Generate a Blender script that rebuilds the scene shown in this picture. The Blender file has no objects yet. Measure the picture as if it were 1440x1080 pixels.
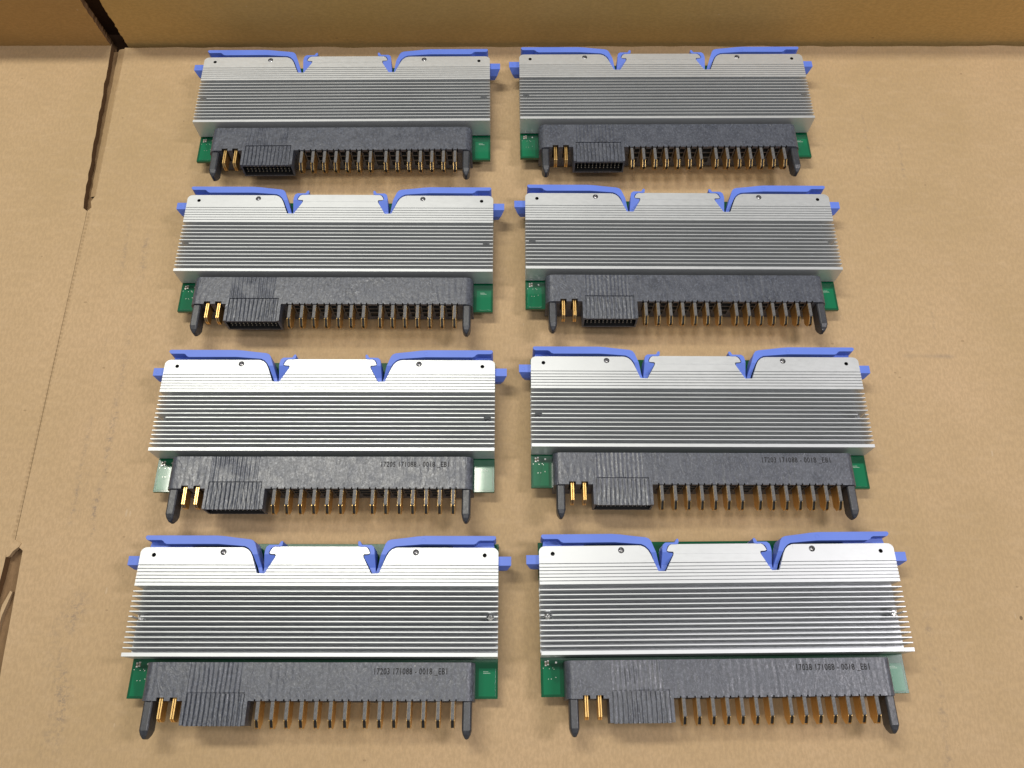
import bpy, bmesh, math, random
from mathutils import Vector, Matrix
random.seed(7)
S = 0.001                      # everything below is written in millimetres
R = math.radians
scene = bpy.context.scene
C = scene.collection

# ------------------------------------------------------------------ camera
PIT, ROL = R(19.418), R(1.1618)
fw = Vector((0, math.sin(PIT), -math.cos(PIT)))
up0 = Vector((0, math.cos(PIT), math.sin(PIT)))
rt0 = Vector((1, 0, 0))
rt = rt0 * math.cos(ROL) + up0 * math.sin(ROL)
up = -rt0 * math.sin(ROL) + up0 * math.cos(ROL)
cam_d = bpy.data.cameras.new('camera')
cam = bpy.data.objects.new('camera', cam_d); C.objects.link(cam)
cam.matrix_world = Matrix(((rt.x, up.x, -fw.x, 0), (rt.y, up.y, -fw.y, 0), (rt.z, up.z, -fw.z, 354.04 * S), (0, 0, 0, 1)))
cam_d.sensor_width = 36; cam_d.lens = 28.0
cam_d.clip_start = 0.01; cam_d.clip_end = 50
scene.camera = cam

# ------------------------------------------------------------------ light
world = bpy.data.worlds.new('World'); scene.world = world; world.use_nodes = True
bg = world.node_tree.nodes['Background']
bg.inputs['Color'].default_value = (1.0, 0.97, 0.93, 1)
bg.inputs['Strength'].default_value = 0.235

def ceiling_light(name, loc, sx, sy, watts, col):
    l = bpy.data.lights.new(name, 'AREA'); l.shape = 'RECTANGLE'; l.size = sx; l.size_y = sy
    l.energy = watts; l.color = col
    o = bpy.data.objects.new(name, l); C.objects.link(o); o.location = loc
    return o
ceiling_light('ceiling_fixture', (-0.37, 0.54, 1.15), 0.62, 0.14, 11.0, (1.0, 0.965, 0.86))
ceiling_light('ceiling_fixture', (0.97, 0.17, 1.15), 0.46, 0.18, 10.0, (1.0, 0.95, 0.98))
ceiling_light('ceiling_fixture', (0.12, -0.26, 1.20), 0.50, 0.16, 3.2, (1.0, 0.97, 0.95))

scene.view_settings.view_transform = 'Standard'
scene.view_settings.look = 'None'
scene.view_settings.gamma = 1
scene.view_settings.exposure = 0.0
scene.render.engine = 'CYCLES'

# ------------------------------------------------------------------ materials
class NT:
    def __init__(s, name):
        s.m = bpy.data.materials.new(name); s.m.use_nodes = True
        s.t = s.m.node_tree; s.n = s.t.nodes; s.b = s.n['Principled BSDF']
        s.co = s.n.new('ShaderNodeTexCoord')
        s.src = s.co.outputs['Object']
    def link(s, a, b): s.t.links.new(a, b)
    def mapping(s, scale, off=None, src=None):
        m = s.n.new('ShaderNodeMapping'); m.inputs['Scale'].default_value = scale
        s.link(src or s.src, m.inputs['Vector'])
        if off is not None: s.link(off, m.inputs['Location'])
        return m.outputs[0]
    def noise(s, scale, detail=3, rough=.55, vec=None, dist=0):
        n = s.n.new('ShaderNodeTexNoise'); n.inputs['Scale'].default_value = scale
        n.inputs['Detail'].default_value = detail; n.inputs['Roughness'].default_value = rough
        n.inputs['Distortion'].default_value = dist
        s.link(vec or s.src, n.inputs['Vector']); return n.outputs['Fac']
    def ramp(s, fac, stops):
        r = s.n.new('ShaderNodeValToRGB'); e = r.color_ramp.elements
        while len(e) < len(stops): e.new(0.5)
        for el, (p, c) in zip(e, stops):
            el.position = p; el.color = (c, c, c, 1) if isinstance(c, (int, float)) else (*c, 1)
        s.link(fac, r.inputs[0]); return r.outputs[0]
    def math(s, op, a, b=None, c=None):
        m = s.n.new('ShaderNodeMath'); m.operation = op
        for i, v in enumerate((a, b, c)):
            if v is None: continue
            if isinstance(v, (int, float)): m.inputs[i].default_value = v
            else: s.link(v, m.inputs[i])
        return m.outputs[0]
    def mix(s, fac, a, b, mode='MIX'):
        m = s.n.new('ShaderNodeMixRGB'); m.blend_type = mode
        for i, v in enumerate((fac, a, b)):
            if isinstance(v, tuple): m.inputs[i].default_value = (*v, 1)
            elif isinstance(v, (int, float)): m.inputs[i].default_value = v
            else: s.link(v, m.inputs[i])
        return m.outputs[0]
    def xyz(s, src=None):
        q = s.n.new('ShaderNodeSeparateXYZ'); s.link(src or s.src, q.inputs[0]); return q.outputs
    def bump(s, h, strength, dist):
        b = s.n.new('ShaderNodeBump'); b.inputs['Strength'].default_value = strength
        b.inputs['Distance'].default_value = dist; s.link(h, b.inputs['Height'])
        s.link(b.outputs[0], s.b.inputs['Normal'])
    def set(s, **k):
        for a, v in k.items():
            i = s.b.inputs[a.replace('_', ' ')]
            if isinstance(v, tuple): i.default_value = (*v, 1)
            elif isinstance(v, (int, float)): i.default_value = v
            else: s.link(v, i)
        return s.m

def random_offset(t):
    oi = t.n.new('ShaderNodeObjectInfo')
    cx = t.n.new('ShaderNodeCombineXYZ')
    t.link(t.math('MULTIPLY', oi.outputs['Random'], 3.0), cx.inputs[0])
    t.link(t.math('MULTIPLY', oi.outputs['Random'], 7.0), cx.inputs[1])
    t.link(t.math('MULTIPLY', oi.outputs['Random'], 1.7), cx.inputs[2])
    ad = t.n.new('ShaderNodeVectorMath'); ad.operation = 'ADD'
    t.link(t.src, ad.inputs[0]); t.link(cx.outputs[0], ad.inputs[1])
    return ad.outputs[0]

def mat_alu():
    t = NT('bead_blasted_aluminium'); v = random_offset(t)
    n1 = t.noise(900, 3, .6, t.mapping((.35, 1, 1), src=v))
    n2 = t.noise(28, 4, .6, v)
    col = t.ramp(n2, [(.3, (.59, .612, .628)), (.7, (.64, .662, .678))])
    # faint rub marks on the flat band
    sc = t.noise(60, 5, .7, t.mapping((.25, 2.2, 1), src=v), .6)
    col = t.mix(t.math('MULTIPLY', t.ramp(sc, [(.60, 0), (.72, 1)]), .16), col, (.50, .49, .47))
    t.bump(n1, .05, .00003)
    return t.set(Base_Color=col, Metallic=.62, Roughness=t.ramp(n1, [(.3, .42), (.7, .50)]))
def mat_screw(name, c, r):
    t = NT(name); n = t.noise(1500, 2)
    t.bump(n, .2, .00005)
    return t.set(Base_Color=c, Metallic=1.0, Roughness=r)
def mat_blue():
    t = NT('matt_blue_plastic'); v = random_offset(t)
    n = t.noise(2200, 2, .6, v); n2 = t.noise(45, 3, .5, v)
    col = t.ramp(n2, [(.3, (.105, .185, .64)), (.7, (.125, .215, .71))])
    t.bump(n, .25, .00006)
    return t.set(Base_Color=col, Roughness=.48, Specular_IOR_Level=.45)
def mat_pcb():
    t = NT('green_circuit_board'); v = random_offset(t)
    x, y, z = t.xyz()
    # copper pour seen through the lacquer: a slightly paler panel inside a darker rim
    def box(ax, x0, x1, w=.0002):
        return t.math('MULTIPLY', t.math('GREATER_THAN', ax, x0), t.math('LESS_THAN', ax, x1))
    ax = t.math('ABSOLUTE', x)
    inside = t.math('MULTIPLY', box(ax, .0672, .0740), box(y, -.0152, -.0045))
    n = t.noise(350, 4, .65, v)
    tr = t.ramp(t.noise(160, 1, .3, t.mapping((1, .25, 1), src=v)), [(.52, 0), (.56, 1)])
    col = t.mix(inside, (.002, .085, .034), (.004, .150, .064))
    col = t.mix(t.math('MULTIPLY', tr, .35), col, (.004, .07, .035))
    t.bump(t.math('ADD', t.math('MULTIPLY', inside, 1.0), t.math('MULTIPLY', n, .3)), .35, .00004)
    return t.set(Base_Color=col, Roughness=.17, Specular_IOR_Level=.45, Coat_Weight=.35, Coat_Roughness=.04)
def mat_black(name='black_glass_filled_plastic', ripple=True, base=.034):
    t = NT(name); v = random_offset(t)
    x, y, z = t.xyz()
    f1 = t.noise(1100, 3, .7, t.mapping((1, .7, 1), src=v))
    f2 = t.noise(2600, 2, .6, v)
    blot = t.noise(170, 4, .65, v, .8)
    fib = t.math('ADD', t.math('MULTIPLY', f1, .6), t.math('MULTIPLY', f2, .4))
    b = base
    c = t.ramp(fib, [(.36, (b * .55, b * .64, b * .92)), (.52, (b * 1.35, b * 1.55, b * 2.15)), (.68, (b * 4.4, b * 4.9, b * 6.2))])
    c = t.mix(t.ramp(blot, [(.35, 0), (.75, .55)]), c, (b * 2.5, b * 2.8, b * 3.6))
    dust = t.n.new('ShaderNodeTexVoronoi'); dust.inputs['Scale'].default_value = 210; t.link(v, dust.inputs['Vector'])
    dm = t.math('LESS_THAN', dust.outputs['Distance'], t.math('MULTIPLY', t.ramp(t.noise(60, 1, .5, v), [(.56, 0), (.66, 1)]), .05))
    c = t.mix(t.math('MULTIPLY', dm, .8), c, (.45, .44, .42))
    h = t.math('MULTIPLY', fib, .22)
    if ripple:
        wx = t.math('ADD', x, t.math('MULTIPLY', t.noise(90, 2, .5, t.mapping((1, .5, 1), src=v)), .0016))
        rib = t.math('SINE', t.math('MULTIPLY', wx, 2 * math.pi / .00187))
        wide = t.math('SINE', t.math('MULTIPLY', wx, 2 * math.pi / .00286))
        smooth_strip = t.math('MULTIPLY', t.math('GREATER_THAN', x, -.0267), t.math('LESS_THAN', x, -.0226))
        zone = t.math('MULTIPLY', t.math('GREATER_THAN', x, -.0475), t.math('LESS_THAN', x, -.0245))
        r = t.math('ADD', t.math('MULTIPLY', rib, zone), t.math('MULTIPLY', wide, t.math('MULTIPLY', t.math('MULTIPLY', t.math('SUBTRACT', 1, zone), t.ramp(t.noise(75, 2, .5, v), [(.45, .05), (.62, 1)])), .40)))
        fade = t.math('MULTIPLY', t.math('LESS_THAN', y, -.0030), t.ramp(t.noise(120, 2, .5, v), [(.34, .15), (.58, 1)]))
        fade = t.math('MULTIPLY', fade, t.math('SUBTRACT', 1, smooth_strip))
        h = t.math('ADD', h, t.math('MULTIPLY', t.math('MULTIPLY', r, fade), .62))
        h = t.math('ADD', h, t.math('MULTIPLY', t.noise(260, 3, .6, t.mapping((1, .45, 1), src=v), 1.6), .95))
        seam = t.math('LESS_THAN', t.math('ABSOLUTE', t.math('ADD', x, .02262)), .00009)
        seam2 = t.math('LESS_THAN', t.math('ABSOLUTE', t.math('SUBTRACT', x, .0192)), .00007)
        h = t.math('SUBTRACT', h, t.math('MULTIPLY', t.math('ADD', seam, seam2), .8))
    t.bump(h, .85, .00030)
    return t.set(Base_Color=c, Roughness=t.math('ADD', t.ramp(fib, [(.3, .46), (.7, .30)]), t.ramp(blot, [(.35, .0), (.7, .14)])), Specular_IOR_Level=.9)
def mat_gold():
    t = NT('gold_plating'); n = t.noise(700, 3, .6)
    t.bump(n, .15, .00005)
    return t.set(Base_Color=t.ramp(n, [(.3, (.90, .56, .20)), (.7, (.98, .68, .28))]), Metallic=1.0, Roughness=.36)
def mat_spine():
    t = NT('grey_contact_core'); n = t.noise(1800, 3, .7)
    t.bump(n, .3, .0001)
    return t.set(Base_Color=t.ramp(n, [(.35, (.075, .074, .075)), (.65, (.15, .148, .148))]), Metallic=.0, Roughness=.55)
def mat_simple(name, c, r=.5, m=0.0, nscale=900):
    t = NT(name); n = t.noise(nscale, 3)
    t.bump(n, .15, .00004)
    cc = t.ramp(n, [(.3, tuple(k * .9 for k in c)), (.7, tuple(min(1, k * 1.1) for k in c))])
    return t.set(Base_Color=cc, Roughness=r, Metallic=m)

def mat_card(name, base, marks=False, wall=False):
    t = NT(name); x, y, z = t.xyz()
    big = t.noise(5.5, 4, .6)
    mid = t.noise(38, 4, .6)
    fib = t.noise(850, 3, .7, t.mapping((1, .45, 1) if not wall else (.5, 1, 1)))
    fib2 = t.noise(260, 4, .75, t.mapping((.35, 1, 1)))
    d = Vector(base)
    c = t.ramp(big, [(.35, (d.x * .87, d.y * .87, d.z * .80)), (.65, (d.x * 1.07, d.y * 1.06, d.z * 1.08))])
    c = t.mix(t.ramp(mid, [(.3, .0), (.75, .32)]), c, tuple(d * 1.14))
    c = t.mix(t.ramp(fib, [(.42, .42), (.60, 0)]), c, tuple(d * .72))
    c = t.mix(t.ramp(fib2, [(.50, 0), (.72, .30)]), c, tuple(Vector((d.x * 1.12, d.y * 1.16, d.z * 1.25))))
    # sparse dark flecks and recycled-fibre specks
    vor = t.n.new('ShaderNodeTexVoronoi'); vor.inputs['Scale'].default_value = 52; t.link(t.mapping((1, .8, 1)), vor.inputs['Vector'])
    sp = t.math('LESS_THAN', vor.outputs['Distance'], t.math('MULTIPLY', t.ramp(t.noise(24, 1), [(.56, 0), (.72, 1)]), .055))
    c = t.mix(t.math('MULTIPLY', sp, .75), c, (.10, .065, .035))
    vo2 = t.n.new('ShaderNodeTexVoronoi'); vo2.inputs['Scale'].default_value = 210; t.link(t.mapping((.6, 1, 1)), vo2.inputs['Vector'])
    sp2 = t.math('LESS_THAN', vo2.outputs['Distance'], t.math('MULTIPLY', t.ramp(t.noise(95, 1), [(.54, 0), (.68, 1)]), .10))
    c = t.mix(t.math('MULTIPLY', sp2, .38), c, (.17, .11, .06))
    vo3 = t.n.new('ShaderNodeTexVoronoi'); vo3.inputs['Scale'].default_value = 150; t.link(t.mapping((1, .25, 1)), vo3.inputs['Vector'])
    sp3 = t.math('LESS_THAN', vo3.outputs['Distance'], t.math('MULTIPLY', t.ramp(t.noise(60, 1), [(.52, 0), (.66, 1)]), .07))
    c = t.mix(t.math('MULTIPLY', sp3, .30), c, (.62, .50, .36))
    h = t.math('ADD', t.math('MULTIPLY', fib, .35), t.math('MULTIPLY', fib2, .35))
    # washboard of the flutes
    ax = x
    wb = t.math('SINE', t.math('MULTIPLY', t.math('ADD', y, t.math('MULTIPLY', mid, .003)), 2 * math.pi / .0072)) if not wall else t.math('SINE', t.math('MULTIPLY', x, 2 * math.pi / .0072))
    h = t.math('ADD', h, t.math('MULTIPLY', wb, .10))
    if marks:
        def band(coord, c0, w):
            return t.math('SUBTRACT', 1, t.math('MINIMUM', 1, t.math('DIVIDE', t.math('ABSOLUTE', t.math('SUBTRACT', coord, c0)), w)))
        def rng(coord, a, b, s=.012):
            lo = t.math('MULTIPLY', t.math('SUBTRACT', coord, a), 1 / s); hi = t.math('MULTIPLY', t.math('SUBTRACT', b, coord), 1 / s)
            return t.math('MAXIMUM', 0, t.math('MINIMUM', 1, t.math('MINIMUM', lo, hi)))
        grain = t.ramp(t.noise(420, 5, .8), [(.47, 0), (.60, 1)])
        patch = t.ramp(t.noise(70, 3, .6, t.mapping((1, .5, 1))), [(.42, 0), (.58, 1)])
        gp_ = t.math('MULTIPLY', grain, patch)
        wob = t.math('ADD', x, t.math('MULTIPLY', t.math('SUBTRACT', t.noise(30, 2), .5), .004))
        tot = None
        def add(m):
            nonlocal tot
            tot = m if tot is None else t.math('ADD', tot, m)
        for (sx0, dx, w, y0, y1, k) in ((-.1945, .0, .0016, .045, .220, .55), (-.1842, .0, .0024, .030, .205, .75), (-.1905, 0, .0050, -.02, .090, .30),
                                    (-.1835, 0, .0055, -.10, .030, .95), (.1776, 0, .0018, .225, .275, .40), (.1850, 0, .0016, .215, .290, .40),
                                    (.1940, 0, .0014, .232, .280, .45), (.2019, 0, .0013, .236, .276, .50), (.2042, 0, .0010, .148, .202, .45),
                                    (.1805, 0, .0030, -.06, .030, .50)):
            cc = wob
            add(t.math('MULTIPLY', t.math('MULTIPLY', band(cc, sx0, w), rng(y, y0, y1)), k))
        tot = t.math('MULTIPLY', tot, gp_)
        hb = t.math('MULTIPLY', t.math('MULTIPLY', band(y, .1433, .0016), rng(x, .186, .213, .004)), t.math('ADD', .12, t.math('MULTIPLY', patch, .30)))
        tot = t.math('MULTIPLY', .78, t.math('MINIMUM', .7, t.math('ADD', tot, hb)))
        c = t.mix(tot, c, (.15, .13, .125))
        # pressed-in tracks
        press = t.math('ADD', t.math('MULTIPLY', band(wob, -.196, .004), rng(y, .03, .26)), t.math('MULTIPLY', band(wob, -.205, .002), rng(y, .02, .22)))
        h = t.math('SUBTRACT', h, t.math('MULTIPLY', press, .9))
        # perforated score line between the two slots
        sc = t.math('MULTIPLY', band(t.math('ADD', x, t.math('MULTIPLY', t.math('SUBTRACT', y, .13), -.006)), -.2172, .0011), rng(y, .046, .216, .004))
        dots = t.math('ADD', .6, t.math('MULTIPLY', t.math('SINE', t.math('MULTIPLY', y, 2 * math.pi / .0022)), .4))
        sc = t.math('MULTIPLY', sc, dots)
        h = t.math('SUBTRACT', h, t.math('MULTIPLY', sc, 3.2))
        c = t.mix(t.math('MULTIPLY', sc, .30), c, (.20, .12, .055))
    t.bump(h, .55, .00025)
    return t.set(Base_Color=c, Roughness=.82, Specular_IOR_Level=.25)

M = dict(alu=mat_alu(), screw=mat_screw('bright_screw_steel', (.86, .86, .85), .16), dull=mat_screw('dull_screw_steel', (.30, .31, .32), .38),
         dimple=mat_screw('shaded_dimple', (.30, .30, .31), .28),  # darker metal paints the recess shade into the plate dimples
         blue=mat_blue(), pcb=mat_pcb(), black=mat_black(), plain=mat_black('black_pin_plastic', False, .013),
         cavity=mat_simple('black_interior_and_hole_shade', (.010, .010, .011), .6),
         gold=mat_gold(), spine=mat_spine(), tin=mat_simple('tinned_solder', (.72, .71, .68), .3, .9),
         chip=mat_simple('ceramic_chip', (.24, .19, .14), .5), ink=mat_simple('black_ink', (.004, .004, .005), .75),
         silk=mat_simple('white_legend_ink', (.60, .66, .60), .5),
         card=mat_card('kraft_cardboard', (.475, .336, .192), True), wallcard=mat_card('kraft_wall_cardboard', (.56, .36, .13), False, True),
         edge=mat_card('torn_cardboard_edge', (.17, .095, .045)), under=mat_card('brown_inner_liner', (.22, .135, .068)), under2=mat_card('crushed_liner', (.37, .25, .135)), wallcard2=mat_card('shaded_wall_cardboard', (.46, .28, .105), False, True), void=mat_card('shaded_outer_wall', (.04, .018, .008)))

# ------------------------------------------------------------------ mesh helpers
def new_bm(): return bmesh.new()
def add_prism(bm, poly, z0, z1, axis='z'):
    """poly in (a,b); extruded from z0 to z1 along axis; for 'x' poly is (y,z), for 'y' poly is (x,z)"""
    def P(a, b, h):
        v = {'z': (a, b, h), 'x': (h, a, b), 'y': (a, h, b)}[axis]
        return Vector(v) * S
    lo = [bm.verts.new(P(a, b, z0)) for a, b in poly]
    hi = [bm.verts.new(P(a, b, z1)) for a, b in poly]
    n = len(poly); fs = []
    fs.append(bm.faces.new(lo[::-1])); fs.append(bm.faces.new(hi))
    for i in range(n):
        j = (i + 1) % n
        fs.append(bm.faces.new((lo[i], lo[j], hi[j], hi[i])))
    return fs
def add_box(bm, x0, x1, y0, y1, z0, z1):
    return add_prism(bm, [(x0, y0), (x1, y0), (x1, y1), (x0, y1)], z0, z1)
def add_cyl(bm, x, y, r, z0, z1, n=20, r1=None):
    r1 = r if r1 is None else r1
    lo = [bm.verts.new(Vector((x + r * math.cos(2 * math.pi * i / n), y + r * math.sin(2 * math.pi * i / n), z0)) * S) for i in range(n)]
    hi = [bm.verts.new(Vector((x + r1 * math.cos(2 * math.pi * i / n), y + r1 * math.sin(2 * math.pi * i / n), z1)) * S) for i in range(n)]
    bm.faces.new(lo[::-1]); bm.faces.new(hi)
    for i in range(n):
        j = (i + 1) % n; bm.faces.new((lo[i], lo[j], hi[j], hi[i]))
def mesh_of(name, bm, mats):
    bmesh.ops.recalc_face_normals(bm, faces=bm.faces[:])
    me = bpy.data.meshes.new(name); bm.to_mesh(me); bm.free()
    for m in (mats if isinstance(mats, (list, tuple)) else [mats]): me.materials.append(m)
    return me
def temp_obj(me):
    o = bpy.data.objects.new('temp', me); C.objects.link(o); return o
def baked(me, name, bevel=0, cutters=(), seg=2, ang=35):
    """apply booleans and a small edge bevel, return the final mesh"""
    o = temp_obj(me); cs = []
    for c in cutters:
        k = temp_obj(c); cs.append(k)
        b = o.modifiers.new('cut', 'BOOLEAN'); b.operation = 'DIFFERENCE'; b.object = k; b.solver = 'EXACT'; b.use_self = True; b.material_mode = 'TRANSFER'
    if bevel:
        b = o.modifiers.new('bev', 'BEVEL'); b.width = bevel * S; b.segments = seg; b.limit_method = 'ANGLE'; b.angle_limit = R(ang)
        b.use_clamp_overlap = True; b.harden_normals = False
    dg = bpy.context.evaluated_depsgraph_get(); dg.update()
    out = bpy.data.meshes.new_from_object(o.evaluated_get(dg)); out.name = name
    if not out.materials:
        for m in me.materials: out.materials.append(m)
    for k in cs + [o]: bpy.data.objects.remove(k)
    return out
def link(name, me, parent=None, label=None):
    o = bpy.data.objects.new(name, me); C.objects.link(o)
    if parent: o.parent = parent
    if label: o['label'] = label
    return o
def tag(o, label=None, cat=None, group=None, kind=None):
    if label: o['label'] = label
    if cat: o['category'] = cat
    if group: o['group'] = group
    if kind: o['kind'] = kind
def arc(cx, cy, r, a0, a1, n):
    return [(cx + r * math.cos(R(a0 + (a1 - a0) * i / n)), cy + r * math.sin(R(a0 + (a1 - a0) * i / n))) for i in range(n + 1)]

# ------------------------------------------------------------------ the cardboard box
BOX_ROT = R(1.6)
def wall_y(x): return 323.9 + x * math.tan(BOX_ROT)     # foot of the back wall (mm)
box = bpy.data.objects.new('cardboard_box', None); C.objects.link(box)
tag(box, 'opened brown cardboard box carrying the eight modules, slots at left, upright wall behind', 'cardboard box')
TH = 3.6
def ragged(p, q, n, amp, seed):
    rnd = random.Random(seed); out = []
    for i in range(n):
        f = i / n; d = 0 if i == 0 else rnd.uniform(-amp, amp)
        out.append((p[0] + (q[0] - p[0]) * f + d * (0 if abs(p[1] - q[1]) < 1 else 1), p[1] + (q[1] - p[1]) * f + (d if abs(p[1] - q[1]) < 60 else 0)))
    return out
# base: right sheet (carries the modules) with two slots bitten into its left border, and the side flap left of them
def back(x): return wall_y(x) - 1.0
right = []
right += ragged((430, back(430)), (-217.2, back(-217.2)), 90, .45, 1)
right += ragged((-217.2, back(-217)), (-215.4, 222), 10, .12, 2)
right += [(-215.4, 222), (-216.9, 219), (-215.9, 215.5), (-217.6, 213.5)]
right += [(-217.2, 130), (-216.8, 70), (-216.6, 46), (-212.4, 43)]
right += ragged((-212.4, 43), (-210.2, -10), 8, .10, 3)
right += [(-210.2, -10), (-205, -180), (430, -180)]
left = []
left += [(-430, back(-430) + 2)]
left += ragged((-430, back(-430) + 2), (-225.0, back(-225) + 2.4), 40, .40, 4)[1:]
left += ragged((-225.0, back(-225) + 2.4), (-220.6, 220.5), 26, .35, 5)
left += [(-220.6, 220.5), (-219.9, 215), (-217.75, 213.4), (-217.35, 130), (-216.95, 70), (-216.8, 46.5), (-218.0, 44.5), (-219.2, 41.5)]
left += ragged((-219.2, 41.5), (-221, -20), 12, .30, 6)
left += [(-221, -20), (-226, -180), (-430, -180)]
for nm, poly in (('base_panel', right), ('side_flap', left)):
    bm = new_bm()
    fs = add_prism(bm, poly, -TH, 0)
    me = mesh_of(nm, bm, [M['card'], M['edge']])
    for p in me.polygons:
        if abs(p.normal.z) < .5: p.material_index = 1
    link(nm, me, box)
# crushed, sloping border of the main sheet along the slots
def crushed(p, q, w, seed):
    rnd = random.Random(seed); bm = new_bm(); n = 46; prev = None
    for i in range(n + 1):
        f = i / n; x = p[0] + (q[0] - p[0]) * f; y = p[1] + (q[1] - p[1]) * f
        ww = w * (.75 + .25 * f) + rnd.uniform(-.18, .18)
        row = [bm.verts.new(Vector(v) * S) for v in ((x + .35, y, .03), (x - ww * .5, y, -.35 + rnd.uniform(-.08, .08)), (x - ww, y, -.95), (x - ww + .9, y, -3.55), (x + .35, y, -3.55))]
        if prev:
            for k in range(4): bm.faces.new((prev[k], prev[k + 1], row[k + 1], row[k]))
        prev = row
    return link('crushed_edge', mesh_of('crushed_edge', bm, M['under2']), box)
crushed((-215.5, 222), (-217.2, 316), 3.6, 3)
# lower layer showing in the slots
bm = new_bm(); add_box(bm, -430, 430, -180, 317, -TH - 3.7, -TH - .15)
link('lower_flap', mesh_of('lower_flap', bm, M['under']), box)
# a loose fold of liner lying in the upper slot and in the lower slot
bm = new_bm(); add_prism(bm, [(-217.0, 20), (-214.9, 26), (-213.9, 25.5), (-216.1, 16), (-218.4, -8), (-219.4, -8)], -TH - .9, -1.6)
link('torn_liner', mesh_of('torn_liner', bm, M['card']), box)
bm = new_bm(); add_prism(bm, [(-219.6, 43.5), (-216.4, 47.5), (-213.6, 46.2), (-214.2, 44.6), (-216.4, 42.6), (-217.6, 40.4), (-218.7, 40.0)], -1.8, .35)
link('torn_liner', mesh_of('torn_liner', bm, M['card']), box)
# back wall, two panels with a gap
def wall(name, x0, x1, h, off, mat, lean=0.0, seed=1, rag=True):
    rnd = random.Random(seed); bm = new_bm()
    pr = []
    n = 60
    def side(x, z0, z1, k):
        return [(x + (rnd.uniform(-.35, .35) if rag else 0), z0 + (z1 - z0) * i / k) for i in range(k + 1)]
    poly = side(x0, -6, h, 40) + side(x1, h, -6, 40)
    f = add_prism(bm, poly, 0, TH, 'y')
    me = mesh_of(name, bm, [mat, M['edge']])
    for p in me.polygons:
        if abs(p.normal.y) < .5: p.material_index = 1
    o = link(name, me, box)
    o.rotation_euler = (lean, 0, BOX_ROT)
    o.location = Vector((0, 323.9 + off, 0)) * S
    return o
wall('wall_panel', -216.6, 430, 46, 1.2, M['wallcard'], R(0.5), 11)
wall('wall_panel', -430, -225.2, 40, 0.4, M['wallcard2'], R(3.0), 12)  # darker card colour stands in for the shade of the forward lean
# panel and floor behind the gap, coloured near-black for the shade in there
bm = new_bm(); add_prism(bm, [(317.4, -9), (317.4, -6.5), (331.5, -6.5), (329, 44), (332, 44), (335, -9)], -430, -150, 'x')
link('dark_gap_panel', mesh_of('dark_gap_panel', bm, M['void']), box)

# ------------------------------------------------------------------ heat sink
H = 11.73
def notch_poly(sg):
    p = [(-17.6, 43.2), (-18.9, 43.0), (-19.9, 42.45), (-20.5, 41.6), (-21.05, 40.3), (-20.4, 39.95), (-18.5, 39.85), (-18.25, 39.2), (-18.5, 38.4), (-22.15, 31.75),
         (-25.35, 31.85), (-28.1, 38.9), (-29.1, 40.7), (-30.4, 41.9), (-32.0, 42.55), (-33.4, 42.65), (-33.4, 50), (-17.6, 50)]
    return [(-sg * a, b) for a, b in p] if sg > 0 else p
def heat_sink_mesh():
    prof = [(-1.0, .9), (-1.0, H), (.45, H), (.45, 3.0)]
    yc = .45
    for i in range(12):
        y = 2.36 + i * 2.02
        prof += [(y - .30, 3.0), (y - .20, H), (y + .20, H), (y + .30, 3.0)]
    prof += [(26.75, 3.0), (26.75, H)]
    for y in (28.15, 29.6, 31.0, 32.4, 33.8, 35.25):
        prof += [(y - .17, H), (y - .13, H - 1.15), (y + .13, H - 1.15), (y + .17, H)]
    prof += [(43.0, H), (43.0, 10.0), (30.2, 10.0), (30.2, .9)]
    bm = new_bm(); add_prism(bm, prof, -75, 75, 'x')
    me = mesh_of('heat_sink', bm, M['alu'])
    cuts = []
    for sg in (-1, 1):
        b = new_bm(); add_prism(b, notch_poly(sg), 1.2 + 3, H + 3); cuts.append(mesh_of('c', b, M['alu']))
        b = new_bm()      # outer plates end a little short of the middle one, with a round corner
        x0 = 33.4
        pl = [(x0 - .1, 42.62)] + [(72.4, 42.62)] + arc(72.55, 40.1, 2.5, 90, 0, 6) + [(75.05, 39), (76, 39), (76, 46), (x0 - .1, 46)]
        add_prism(b, [(sg * a, c) for a, c in pl], 8, H + 3); cuts.append(mesh_of('c', b, M['alu']))
        b = new_bm(); add_cyl(b, sg * 69.25, 39.4, .88, 9, H + 2, 24); cuts.append(mesh_of('c', b, M['cavity']))  # hole wall coloured black to paint its shade
        b = new_bm()
        bmesh.ops.create_uvsphere(b, u_segments=24, v_segments=14, radius=1.32 * S, matrix=Matrix.Translation(Vector((sg * 40.35, 40.65, H - .15)) * S))
        cuts.append(mesh_of('c', b, M['dimple']))
        b = new_bm(); add_box(b, sg * 71.8 - 1.6, sg * 71.8 + 1.6, 13.35, 15.9, 3.4, H + 2); cuts.append(mesh_of('c', b, M['alu']))
        b = new_bm(); add_box(b, sg * 32.3 - .07, sg * 32.3 + .07, 40.6, 43.5, H - .12, H + 1); cuts.append(mesh_of('c', b, M['alu']))
    b = new_bm(); add_box(b, -17.5, 17.5, 38.82, 38.94, H - .10, H + 1); cuts.append(mesh_of('c', b, M['alu']))
    me = baked(me, 'heat_sink', 0.0, cuts)
    return me

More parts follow.
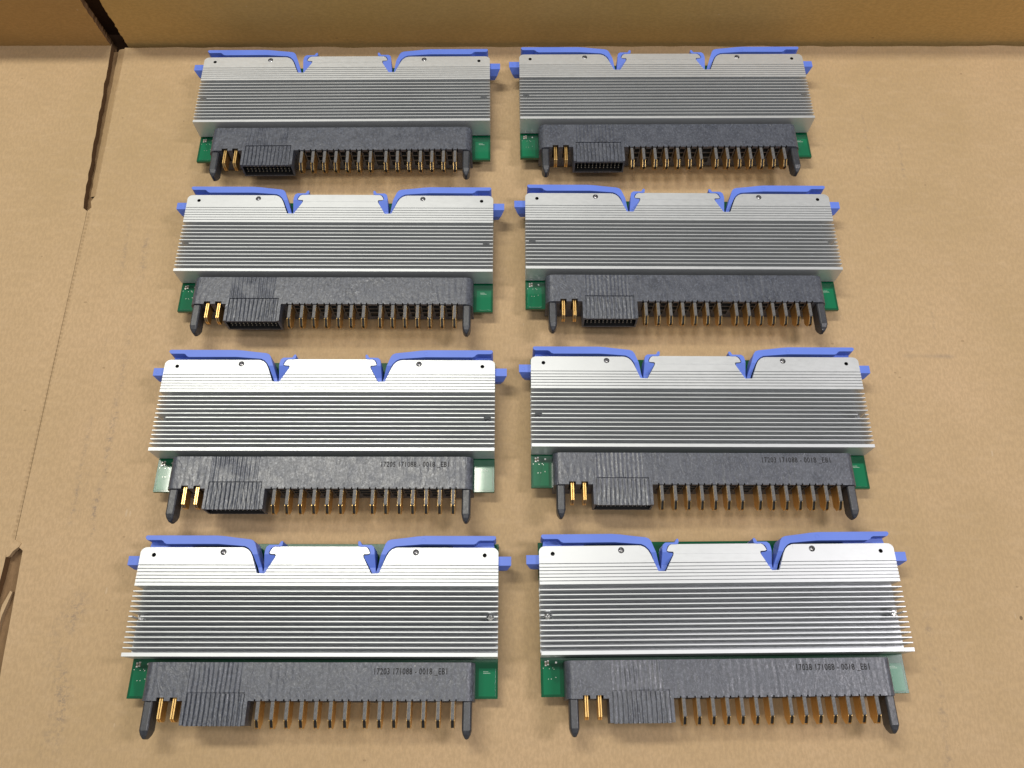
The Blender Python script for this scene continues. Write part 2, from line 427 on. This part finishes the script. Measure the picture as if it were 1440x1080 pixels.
def screw_mesh(name, mat, x, y, z, r, rot=.6):
    bm = new_bm(); add_cyl(bm, 0, 0, r, -1.6, .0, 24); add_cyl(bm, 0, 0, r, .0, .45, 24, r * .72)
    bmesh.ops.remove_doubles(bm, verts=bm.verts[:], dist=1e-7)
    me = mesh_of(name, bm, mat)
    c = []
    for a in (0, 90):
        b = new_bm(); add_box(b, -r * .62, r * .62, -.22, .22, -.25, 2)
        bmesh.ops.rotate(b, cent=(0, 0, 0), matrix=Matrix.Rotation(R(a) + rot, 3, 'Z'), verts=b.verts[:]); c.append(mesh_of('c', b, mat))
    me = baked(me, name, 0, c)
    me.transform(Matrix.Translation(Vector((x, y, z)) * S)); return me

# ------------------------------------------------------------------ latch lever
def lever_mesh(sg):
    zt = 12.0
    dy = -.25
    top = [(-74.0, 46.9), (-73.8, 47.6), (-73.3, 47.85), (-44.0, 47.85), (-40.5, 47.6), (-36.5, 47.05), (-29.6, 46.25), (-28.3, 45.7), (-27.4, 44.5), (-25.6, 39.5), (-23.95, 33.9), (-23.7, 33.3), (-23.45, 33.9), (-23.15, 38.8),
           (-23.0, 41.4), (-22.6, 43.1), (-21.5, 43.95), (-17.5, 44.0), (-16.75, 45.4), (-16.1, 45.65), (-15.75, 45.1), (-15.95, 43.6), (-16.9, 43.15), (-19.4, 43.2), (-20.6, 42.4), (-21.25, 40.9), (-21.2, 40.1),
           (-20.4, 39.7), (-18.85, 39.6), (-18.6, 39.15), (-18.9, 38.4), (-22.35, 32.1), (-25.0, 32.2), (-27.5, 39.0), (-28.5, 40.9), (-30.0, 42.5), (-31.6, 43.35), (-36.5, 43.75), (-43.0, 44.25),
           (-64.6, 44.2), (-65.6, 44.6), (-66.4, 45.5), (-67.2, 45.85), (-72.6, 45.85), (-73.3, 46.0)]
    bm = new_bm(); add_prism(bm, [(-sg * a, b + dy) for a, b in top], 3.2, zt)
    bar = mesh_of('bar', bm, M['blue'])
    bm = new_bm(); add_prism(bm, [(29, 14), (29, 8.8), (34.8, 8.8), (40.6, 12.6), (40.6, 14)], -32, 32, 'x')
    slope = mesh_of('c', bm, M['blue']); bar = baked(bar, 'bar', 0, [slope]); bm = new_bm()
    # lower web behind the plate and the pivot arm reaching the side tab
    low = [(-72.6, 47.3), (-60.5, 47.3), (-56.0, 44.9), (-54.0, 41), (-54.0, 36), (-62, 33.5), (-74.0, 33.5), (-74.9, 35.2), (-74.9, 40.5), (-73.4, 43.0)]
    add_prism(bm, [(-sg * a, b + dy) for a, b in low], 3.5, 7.6)
    web = mesh_of('web', bm, M['blue']); bm = new_bm()
    tab = [(39.3, 10.0), (35.5, 10.0), (34.3, 6.2), (34.6, 3.0), (39.3, 3.0)]
    x0, x1 = (-80.4, -73.0) if sg < 0 else (73.0, 80.4)
    fs = add_prism(bm, tab, x0, x1, 'x')
    # taper the outer end of the tab downwards
    for v in bm.verts:
        if abs(abs(v.co.x) - .0804) < 1e-6 and v.co.z < .0095: v.co.x -= sg * .0026 * (1 - v.co.z / .010) * 1.6
    tabm = mesh_of('tab', bm, M['blue'])
    o = temp_obj(bar); ks = [temp_obj(web), temp_obj(tabm)]
    for k in ks:
        m = o.modifiers.new('u', 'BOOLEAN'); m.operation = 'UNION'; m.object = k; m.solver = 'EXACT'
    dg = bpy.context.evaluated_depsgraph_get(); dg.update()
    me = bpy.data.meshes.new_from_object(o.evaluated_get(dg))
    for k in ks + [o]: bpy.data.objects.remove(k)
    me = baked(me, 'latch_lever', .20, (), 2, 30)
    for p in me.polygons: p.use_smooth = False
    return me
def mark_mesh(sg):
    bm = new_bm(); zt = 12.0
    def ring(cx, cy, r, w, z0, z1, n=18):
        for i in range(n):
            a0, a1 = 2 * math.pi * i / n, 2 * math.pi * (i + 1) / n
            q = [(cx + (r - w) * math.cos(a0), cy + (r - w) * math.sin(a0)), (cx + r * math.cos(a0), cy + r * math.sin(a0)),
                 (cx + r * math.cos(a1), cy + r * math.sin(a1)), (cx + (r - w) * math.cos(a1), cy + (r - w) * math.sin(a1))]
            add_prism(bm, q, z0, z1)
    if sg > 0: ring(43.3, 45.7, .95, .16, zt - .05, zt + .06)
    else: ring(78.4 * sg, 37.2, .75, .14, 9.95, 10.06)
    return mesh_of('embossed_mark', bm, M['blue'])

# ------------------------------------------------------------------ connector
BL = [-19.1 + 5.73 * i for i in range(7)] + [23.0 + 5.74 * i for i in range(7)]
GP = [-57.5, -52.25]
def body_mesh():
    def prof(x0, x1, z0, z1, r):
        return [(x0, z0), (x1, z0)] + arc(x1 - r, z1 - r, r, 0, 90, 8) + arc(x0 + r, z1 - r, r, 90, 180, 8)
    bm = new_bm()
    add_prism(bm, prof(-65.6, 65.8, .02, 9.5, 3.4), -16.3, -3.0, 'y')
    me = mesh_of('connector_body', bm, [M['black'], M['cavity']])
    bm2 = new_bm()
    add_prism(bm2, prof(-65.6, 65.8, -5.0, 9.5, 3.4), -17.35, -16.3, 'y')
    me2 = mesh_of('f', bm2, [M['black'], M['cavity']])
    # union of the two, then cut slots and face recesses
    o = temp_obj(me); k = temp_obj(me2)
    b = o.modifiers.new('u', 'BOOLEAN'); b.operation = 'UNION'; b.object = k; b.solver = 'EXACT'
    dg = bpy.context.evaluated_depsgraph_get(); dg.update()
    u = bpy.data.meshes.new_from_object(o.evaluated_get(dg)); bpy.data.objects.remove(o); bpy.data.objects.remove(k)
    c = new_bm()
    for x in BL:
        for d in (-1.28, 1.28): add_box(c, x + d - .30, x + d + .30, -18, -16.75, 7.4, 10)
        add_box(c, x - 1.0, x + 1.0, -18, -15.4, .6, 8.9)            # mouth round each blade
    for x in GP: add_box(c, x - 1.45, x + 1.45, -18, -16.1, 1.4, 10)
    c1 = mesh_of('c', c, M['cavity'])
    c = new_bm(); add_box(c, -47.3, -24.45, -18, -14.25, 8.85, 10); c0 = mesh_of('c', c, M['black'])
    c = new_bm()
    gaps = [(-63.6, -59.6), (-48.4, -23.4)]
    xs = BL + []
    for i in range(len(BL) - 1):
        a, b_ = BL[i] + 1.3, BL[i + 1] - 1.3
        add_box(c, a + .35, b_ - .35, -18, -16.2, 1.8, 4.6); add_box(c, a + .35, b_ - .35, -18, -16.2, 5.2, 7.9)
        add_box(c, a + .6, b_ - .6, -18, -16.9, -2.2, .9)
    c2 = mesh_of('c', c, M['cavity'])
    me = baked(u, 'connector', 0.0, [c0, c1, c2])
    me.name = 'connector'
    return me
def shroud_mesh():
    x0, x1 = -48.65, -23.15
    bm = new_bm(); add_box(bm, x0, x1, -26.25, -17.37, .7, 8.95)
    me = mesh_of('s', bm, M['black'])
    c = new_bm(); add_box(c, x0 + .8, x1 - .8, -30, -18.2, 1.5, 8.0)
    me = baked(me, 'connector_shroud', 0, [mesh_of('c', c, M['cavity'])])
    bm = new_bm(); bm.from_mesh(me)
    # smooth cheeks either side of the ribs, and the twelve ribs with slightly wandering edges
    add_box(bm, x0, x0 + 1.25, -26.25, -17.37, 8.95, 9.52)
    add_box(bm, x1 - 1.25, x1, -26.25, -17.37, 8.95, 9.52)
    rnd = random.Random(5)
    n = 12; a = x0 + 1.45; w = (x1 - 1.45 - a) / n
    for i in range(n):
        cx = a + w * (i + .5); ys = [-14.75 - 11.75 * k / 9 for k in range(10)]
        L_, R_ = [], []
        ph = rnd.uniform(0, 6)
        for y in ys:
            o = .08 * math.sin(y * .45 + ph) + .05 * math.sin(y * 1.1 + ph * 2)
            L_.append((cx - w * .42 + o, y)); R_.append((cx + w * .42 + o, y))
        lo, hi = 8.80, 9.50
        rows = []
        for (lx, y), (rx, _) in zip(L_, R_):
            yy = y
            rows.append([bm.verts.new(Vector(p) * S) for p in ((lx, yy, lo), (lx + .12, yy, hi - .15), ((lx + rx) / 2, yy, hi + .05), (rx - .12, yy, hi - .05), (rx, yy, lo))])
        for p, q in zip(rows, rows[1:]):
            for k in range(4): bm.faces.new((p[k], p[k + 1], q[k + 1], q[k]))
        bm.faces.new(rows[0]); bm.faces.new(rows[-1][::-1])
    return mesh_of('connector_shroud', bm, [M['black'], M['cavity']])
def pin_mesh(cx):
    """octagonal black guide pin tapering to a blunt point"""
    bm = new_bm(); rows = []
    hw, z0, z1, ch = 1.85, 1.0, 8.4, .62
    for y, k in ((-17.36, 1), (-28.0, 1), (-29.6, .78), (-30.8, .42), (-31.2, .22)):
        cz_ = (z0 + z1) / 2; hz = (z1 - z0) / 2 * (k if k == 1 else .25 + .72 * k); hx = hw * k
        c = ch * (k if k > .3 else .3)
        pts = [(-hx + c, -hz), (hx - c, -hz), (hx, -hz + c), (hx, hz - c), (hx - c, hz), (-hx + c, hz), (-hx, hz - c), (-hx, -hz + c)]
        rows.append([bm.verts.new(Vector((cx + a, y, cz_ + b)) * S) for a, b in pts])
    for p, q in zip(rows, rows[1:]):
        for i in range(8):
            j = (i + 1) % 8; bm.faces.new((p[i], p[j], q[j], q[i]))
    bm.faces.new(rows[0]); bm.faces.new(rows[-1][::-1])
    me = mesh_of('guide_pin', bm, M['plain'])
    me = baked(me, 'guide_pin', .22, (), 2, 30)
    for p in me.polygons: p.use_smooth = False
    return me
def blade_mesh():
    side = [(-15.6, 1.3), (-25.0, 1.3), (-27.4, 3.9), (-27.4, 6.4), (-24.6, 8.35), (-15.6, 8.35)]
    bm = new_bm(); mats = []
    n0 = 0
    def addm(fn, idx):
        k = len(bm.faces); fn(); bm.faces.ensure_lookup_table()
        for f in bm.faces[k:]: f.material_index = idx
    addm(lambda: add_prism(bm, side, -.74, -.60, 'x'), 0)
    addm(lambda: add_prism(bm, side, .60, .74, 'x'), 0)
    core = [(-15.6, 1.6), (-24.8, 1.6), (-27.0, 4.1), (-27.0, 5.9), (-24.4, 7.6), (-15.6, 7.6)]
    addm(lambda: add_prism(bm, core, -.595, .595, 'x'), 2)
    sp = [(-15.6, 7.5), (-24.35, 7.5), (-24.35, 8.35), (-23.9, 8.75), (-15.6, 8.75)]
    addm(lambda: add_prism(bm, sp, -.67, .67, 'x'), 1)
    me = mesh_of('contact_blade', bm, [M['gold'], M['spine'], M['cavity']])
    return me
def power_pin_mesh():
    bm = new_bm()
    side = [(-15.9, 2.6), (-24.4, 2.6), (-25.0, 3.4), (-25.0, 6.2), (-24.0, 8.2), (-15.9, 8.2)]
    add_prism(bm, side, -.72, -.12, 'x'); add_prism(bm, side, .12, .72, 'x')
    return baked(mesh_of('power_pin', bm, M['gold']), 'power_pin', .08, (), 1)
def signal_pin_mesh():
    bm = new_bm(); add_box(bm, -.2, .2, -25.4, -17.9, -.2, .2)
    return baked(mesh_of('signal_pin', bm, M['tin']), 'signal_pin', .06, (), 1)
def text_mesh(s, x0, x1, y, h):
    cu = bpy.data.curves.new('t', 'FONT'); cu.body = s; cu.size = 1; cu.extrude = 0; cu.offset = .013; cu.space_character = 1.12; cu.resolution_u = 3
    o = bpy.data.objects.new('t', cu); C.objects.link(o)
    dg = bpy.context.evaluated_depsgraph_get(); dg.update()
    me = bpy.data.meshes.new_from_object(o.evaluated_get(dg)); bpy.data.objects.remove(o)
    xs = [v.co.x for v in me.vertices]; ys = [v.co.y for v in me.vertices if v.co.y > 0]
    sx = (x1 - x0) / (max(xs) - min(xs)); sy = h / max(ys); mx = min(xs)
    for v in me.vertices:
        v.co = Vector((x0 + (v.co.x - mx) * sx, y + v.co.y * sy, 9.535)) * S
    me.materials.clear(); me.materials.append(M['ink']); me.name = 'printed_code'
    return me

# ------------------------------------------------------------------ circuit board
def board_mesh():
    bm = new_bm(); add_box(bm, -75, 75, -16.17, 46.8, -1.6, 0)
    return baked(mesh_of('circuit_board', bm, M['pcb']), 'circuit_board', .12, (), 1)
def smd_mesh():
    bm = new_bm()
    add_box(bm, -.32, .32, -.55, .55, 0, .42)
    for f in bm.faces: f.material_index = 0
    k = len(bm.faces)
    add_box(bm, -.36, .36, -.95, -.50, 0, .46); add_box(bm, -.36, .36, .50, .95, 0, .46)
    bm.faces.ensure_lookup_table()
    for f in bm.faces[k:]: f.material_index = 1
    return mesh_of('chip_resistor', bm, [M['chip'], M['tin']])
def dot_mesh(r, n=14):
    bm = new_bm(); add_cyl(bm, 0, 0, r, 0, .06, n); return mesh_of('solder_dot', bm, M['tin'])
def legend_mesh():
    bm = new_bm(); rnd = random.Random(3)
    for r_ in range(2):
        for i in range(7):
            if rnd.random() < .2: continue
            x = 69.1 + i * .42; y = -5.9 - r_ * .6
            add_box(bm, x, x + .2, y, y + .24, .003, .02)
    return mesh_of('board_legend', bm, M['silk'])

# ------------------------------------------------------------------ shared meshes
ME = dict(sink=heat_sink_mesh(), lvL=lever_mesh(-1), lvR=lever_mesh(1), mkL=mark_mesh(-1), mkR=mark_mesh(1), body=body_mesh(), shroud=shroud_mesh(),
          pinL=pin_mesh(-62.5), pinR=pin_mesh(63.0), blade=blade_mesh(), pp=power_pin_mesh(), sp=signal_pin_mesh(),
          board=board_mesh(), smd=smd_mesh(), dot=dot_mesh(.42), via=dot_mesh(.16, 8), legend=legend_mesh())
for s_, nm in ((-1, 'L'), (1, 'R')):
    bm = new_bm(); add_cyl(bm, s_ * 69.25, 39.4, 1.15, 7.5, 9.7, 20); ME['pv' + nm] = mesh_of('dark_hole_plug', bm, M['cavity'])  # black plug added below each plate hole so the hole looks dark
    ME['sb' + nm] = screw_mesh('fin_screw', M['screw'], s_ * 71.8, 14.6, 6.6, 1.45, .4 + s_ * .3)
    ME['sd' + nm] = screw_mesh('fin_screw', M['dull'], s_ * 71.8, 14.6, 5.2, 1.45, .9)

TAU = R(4.674)
def module(x, y, t, label, code=None, bright=False):
    root = bpy.data.objects.new('power_module', None); C.objects.link(root)
    root.empty_display_size = .02
    root.location = Vector((x, y, 4.682 + 1.5)) * S
    root.rotation_mode = 'XYZ'
    root.rotation_euler = (Matrix.Rotation(t, 3, 'Z') @ Matrix.Rotation(-TAU, 3, 'X')).to_euler('XYZ')
    tag(root, label, 'power module', 'finned power modules laid out on the cardboard')
    hs = link('heat_sink', ME['sink'], root)
    for k in 'LR': link('fin_screw', ME[('sb' if bright else 'sd') + k], hs)
    for k in 'LR':
        q = link('latch_lever', ME['lv' + k], root); link('embossed_mark', ME['mk' + k], q); link('dark_hole_plug', ME['pv' + k], q)
    b = link('circuit_board', ME['board'], root)
    for px, py, rz in ((-72.9, -3.3, 0), (-71.9, -3.0, 0)):
        q = link('chip_resistor', ME['smd'], b); q.location = Vector((px, py, 0)) * S; q.rotation_euler.z = rz
    q = link('solder_dot', ME['dot'], b); q.location = Vector((-68.6, -2.9, .0)) * S
    for px, py in ((-70.0, -5.0), (-69.5, -5.5), (-71.4, -5.3), (-68.8, -8.7), (-70.7, -9.3), (-71.9, -9.3), (-73.9, -5.1)):
        q = link('solder_dot', ME['via'], b); q.location = Vector((px, py, 0)) * S
    link('board_legend', ME['legend'], b)
    c = link('connector', ME['body'], root)
    link('connector_shroud', ME['shroud'], c)
    link('guide_pin', ME['pinL'], c); link('guide_pin', ME['pinR'], c)
    for bx in BL:
        q = link('contact_blade', ME['blade'], c); q.location = Vector((bx, 0, 0)) * S
    for bx in GP:
        q = link('power_pin', ME['pp'], c); q.location = Vector((bx, 0, 0)) * S
    for i in range(12):
        for j in range(3):
            q = link('signal_pin', ME['sp'], c); q.location = Vector((-46.3 + i * 1.87, 0, 6.9 - j * 1.75)) * S
    if code:
        link('printed_code', text_mesh(*code), c, 'dark printed serial code on the connector top')
    return root

POSES = {
 'r4l': (-78.4979, 1.588, .0183), 'r4r': (88.9339, 6.1251, .0289), 'r3l': (-82.0831, 86.1071, .02), 'r3r': (84.0974, 91.2774, .0181),
 'r2l': (-85.1889, 172.9124, .02), 'r2r': (80.4019, 177.8506, .0187), 'r1l': (-88.8602, 257.4438, .0306), 'r1r': (76.4452, 263.3627, .028)}
module(*POSES['r4l'], 'front left metal module, nearest of its column, connector printed 17203 171088-0018_EB1', ('17203 171088 - 0018 _EB1', 25.9, 54.9, -7.5, 2.35), True)
module(*POSES['r4r'], 'front right metal module, nearest of its column, connector printed 17038 171088-0018_EB1', ('17038 171088 - 0018 _EB1', 27.1, 56.5, -7.6, 2.35), True)
module(*POSES['r3l'], 'metal module second from the front in the left column, printed 17205 171088-0018_EB1', ('17205 171088 - 0018 _EB1', 26.0, 55.3, -7.6, 2.35))
module(*POSES['r3r'], 'metal module second from the front in the right column, printed 17203 171088-0018_EB1', ('17203 171088 - 0018 _EB1', 25.5, 55.3, -7.3, 2.35))
module(*POSES['r2l'], 'metal module third from the front in the left column, black connector unprinted')
module(*POSES['r2r'], 'metal module third from the front in the right column, black connector unprinted')
module(*POSES['r1l'], 'farthest metal module on the left, beside the slot in the cardboard')
module(*POSES['r1r'], 'farthest metal module on the right, just below the long back wall')
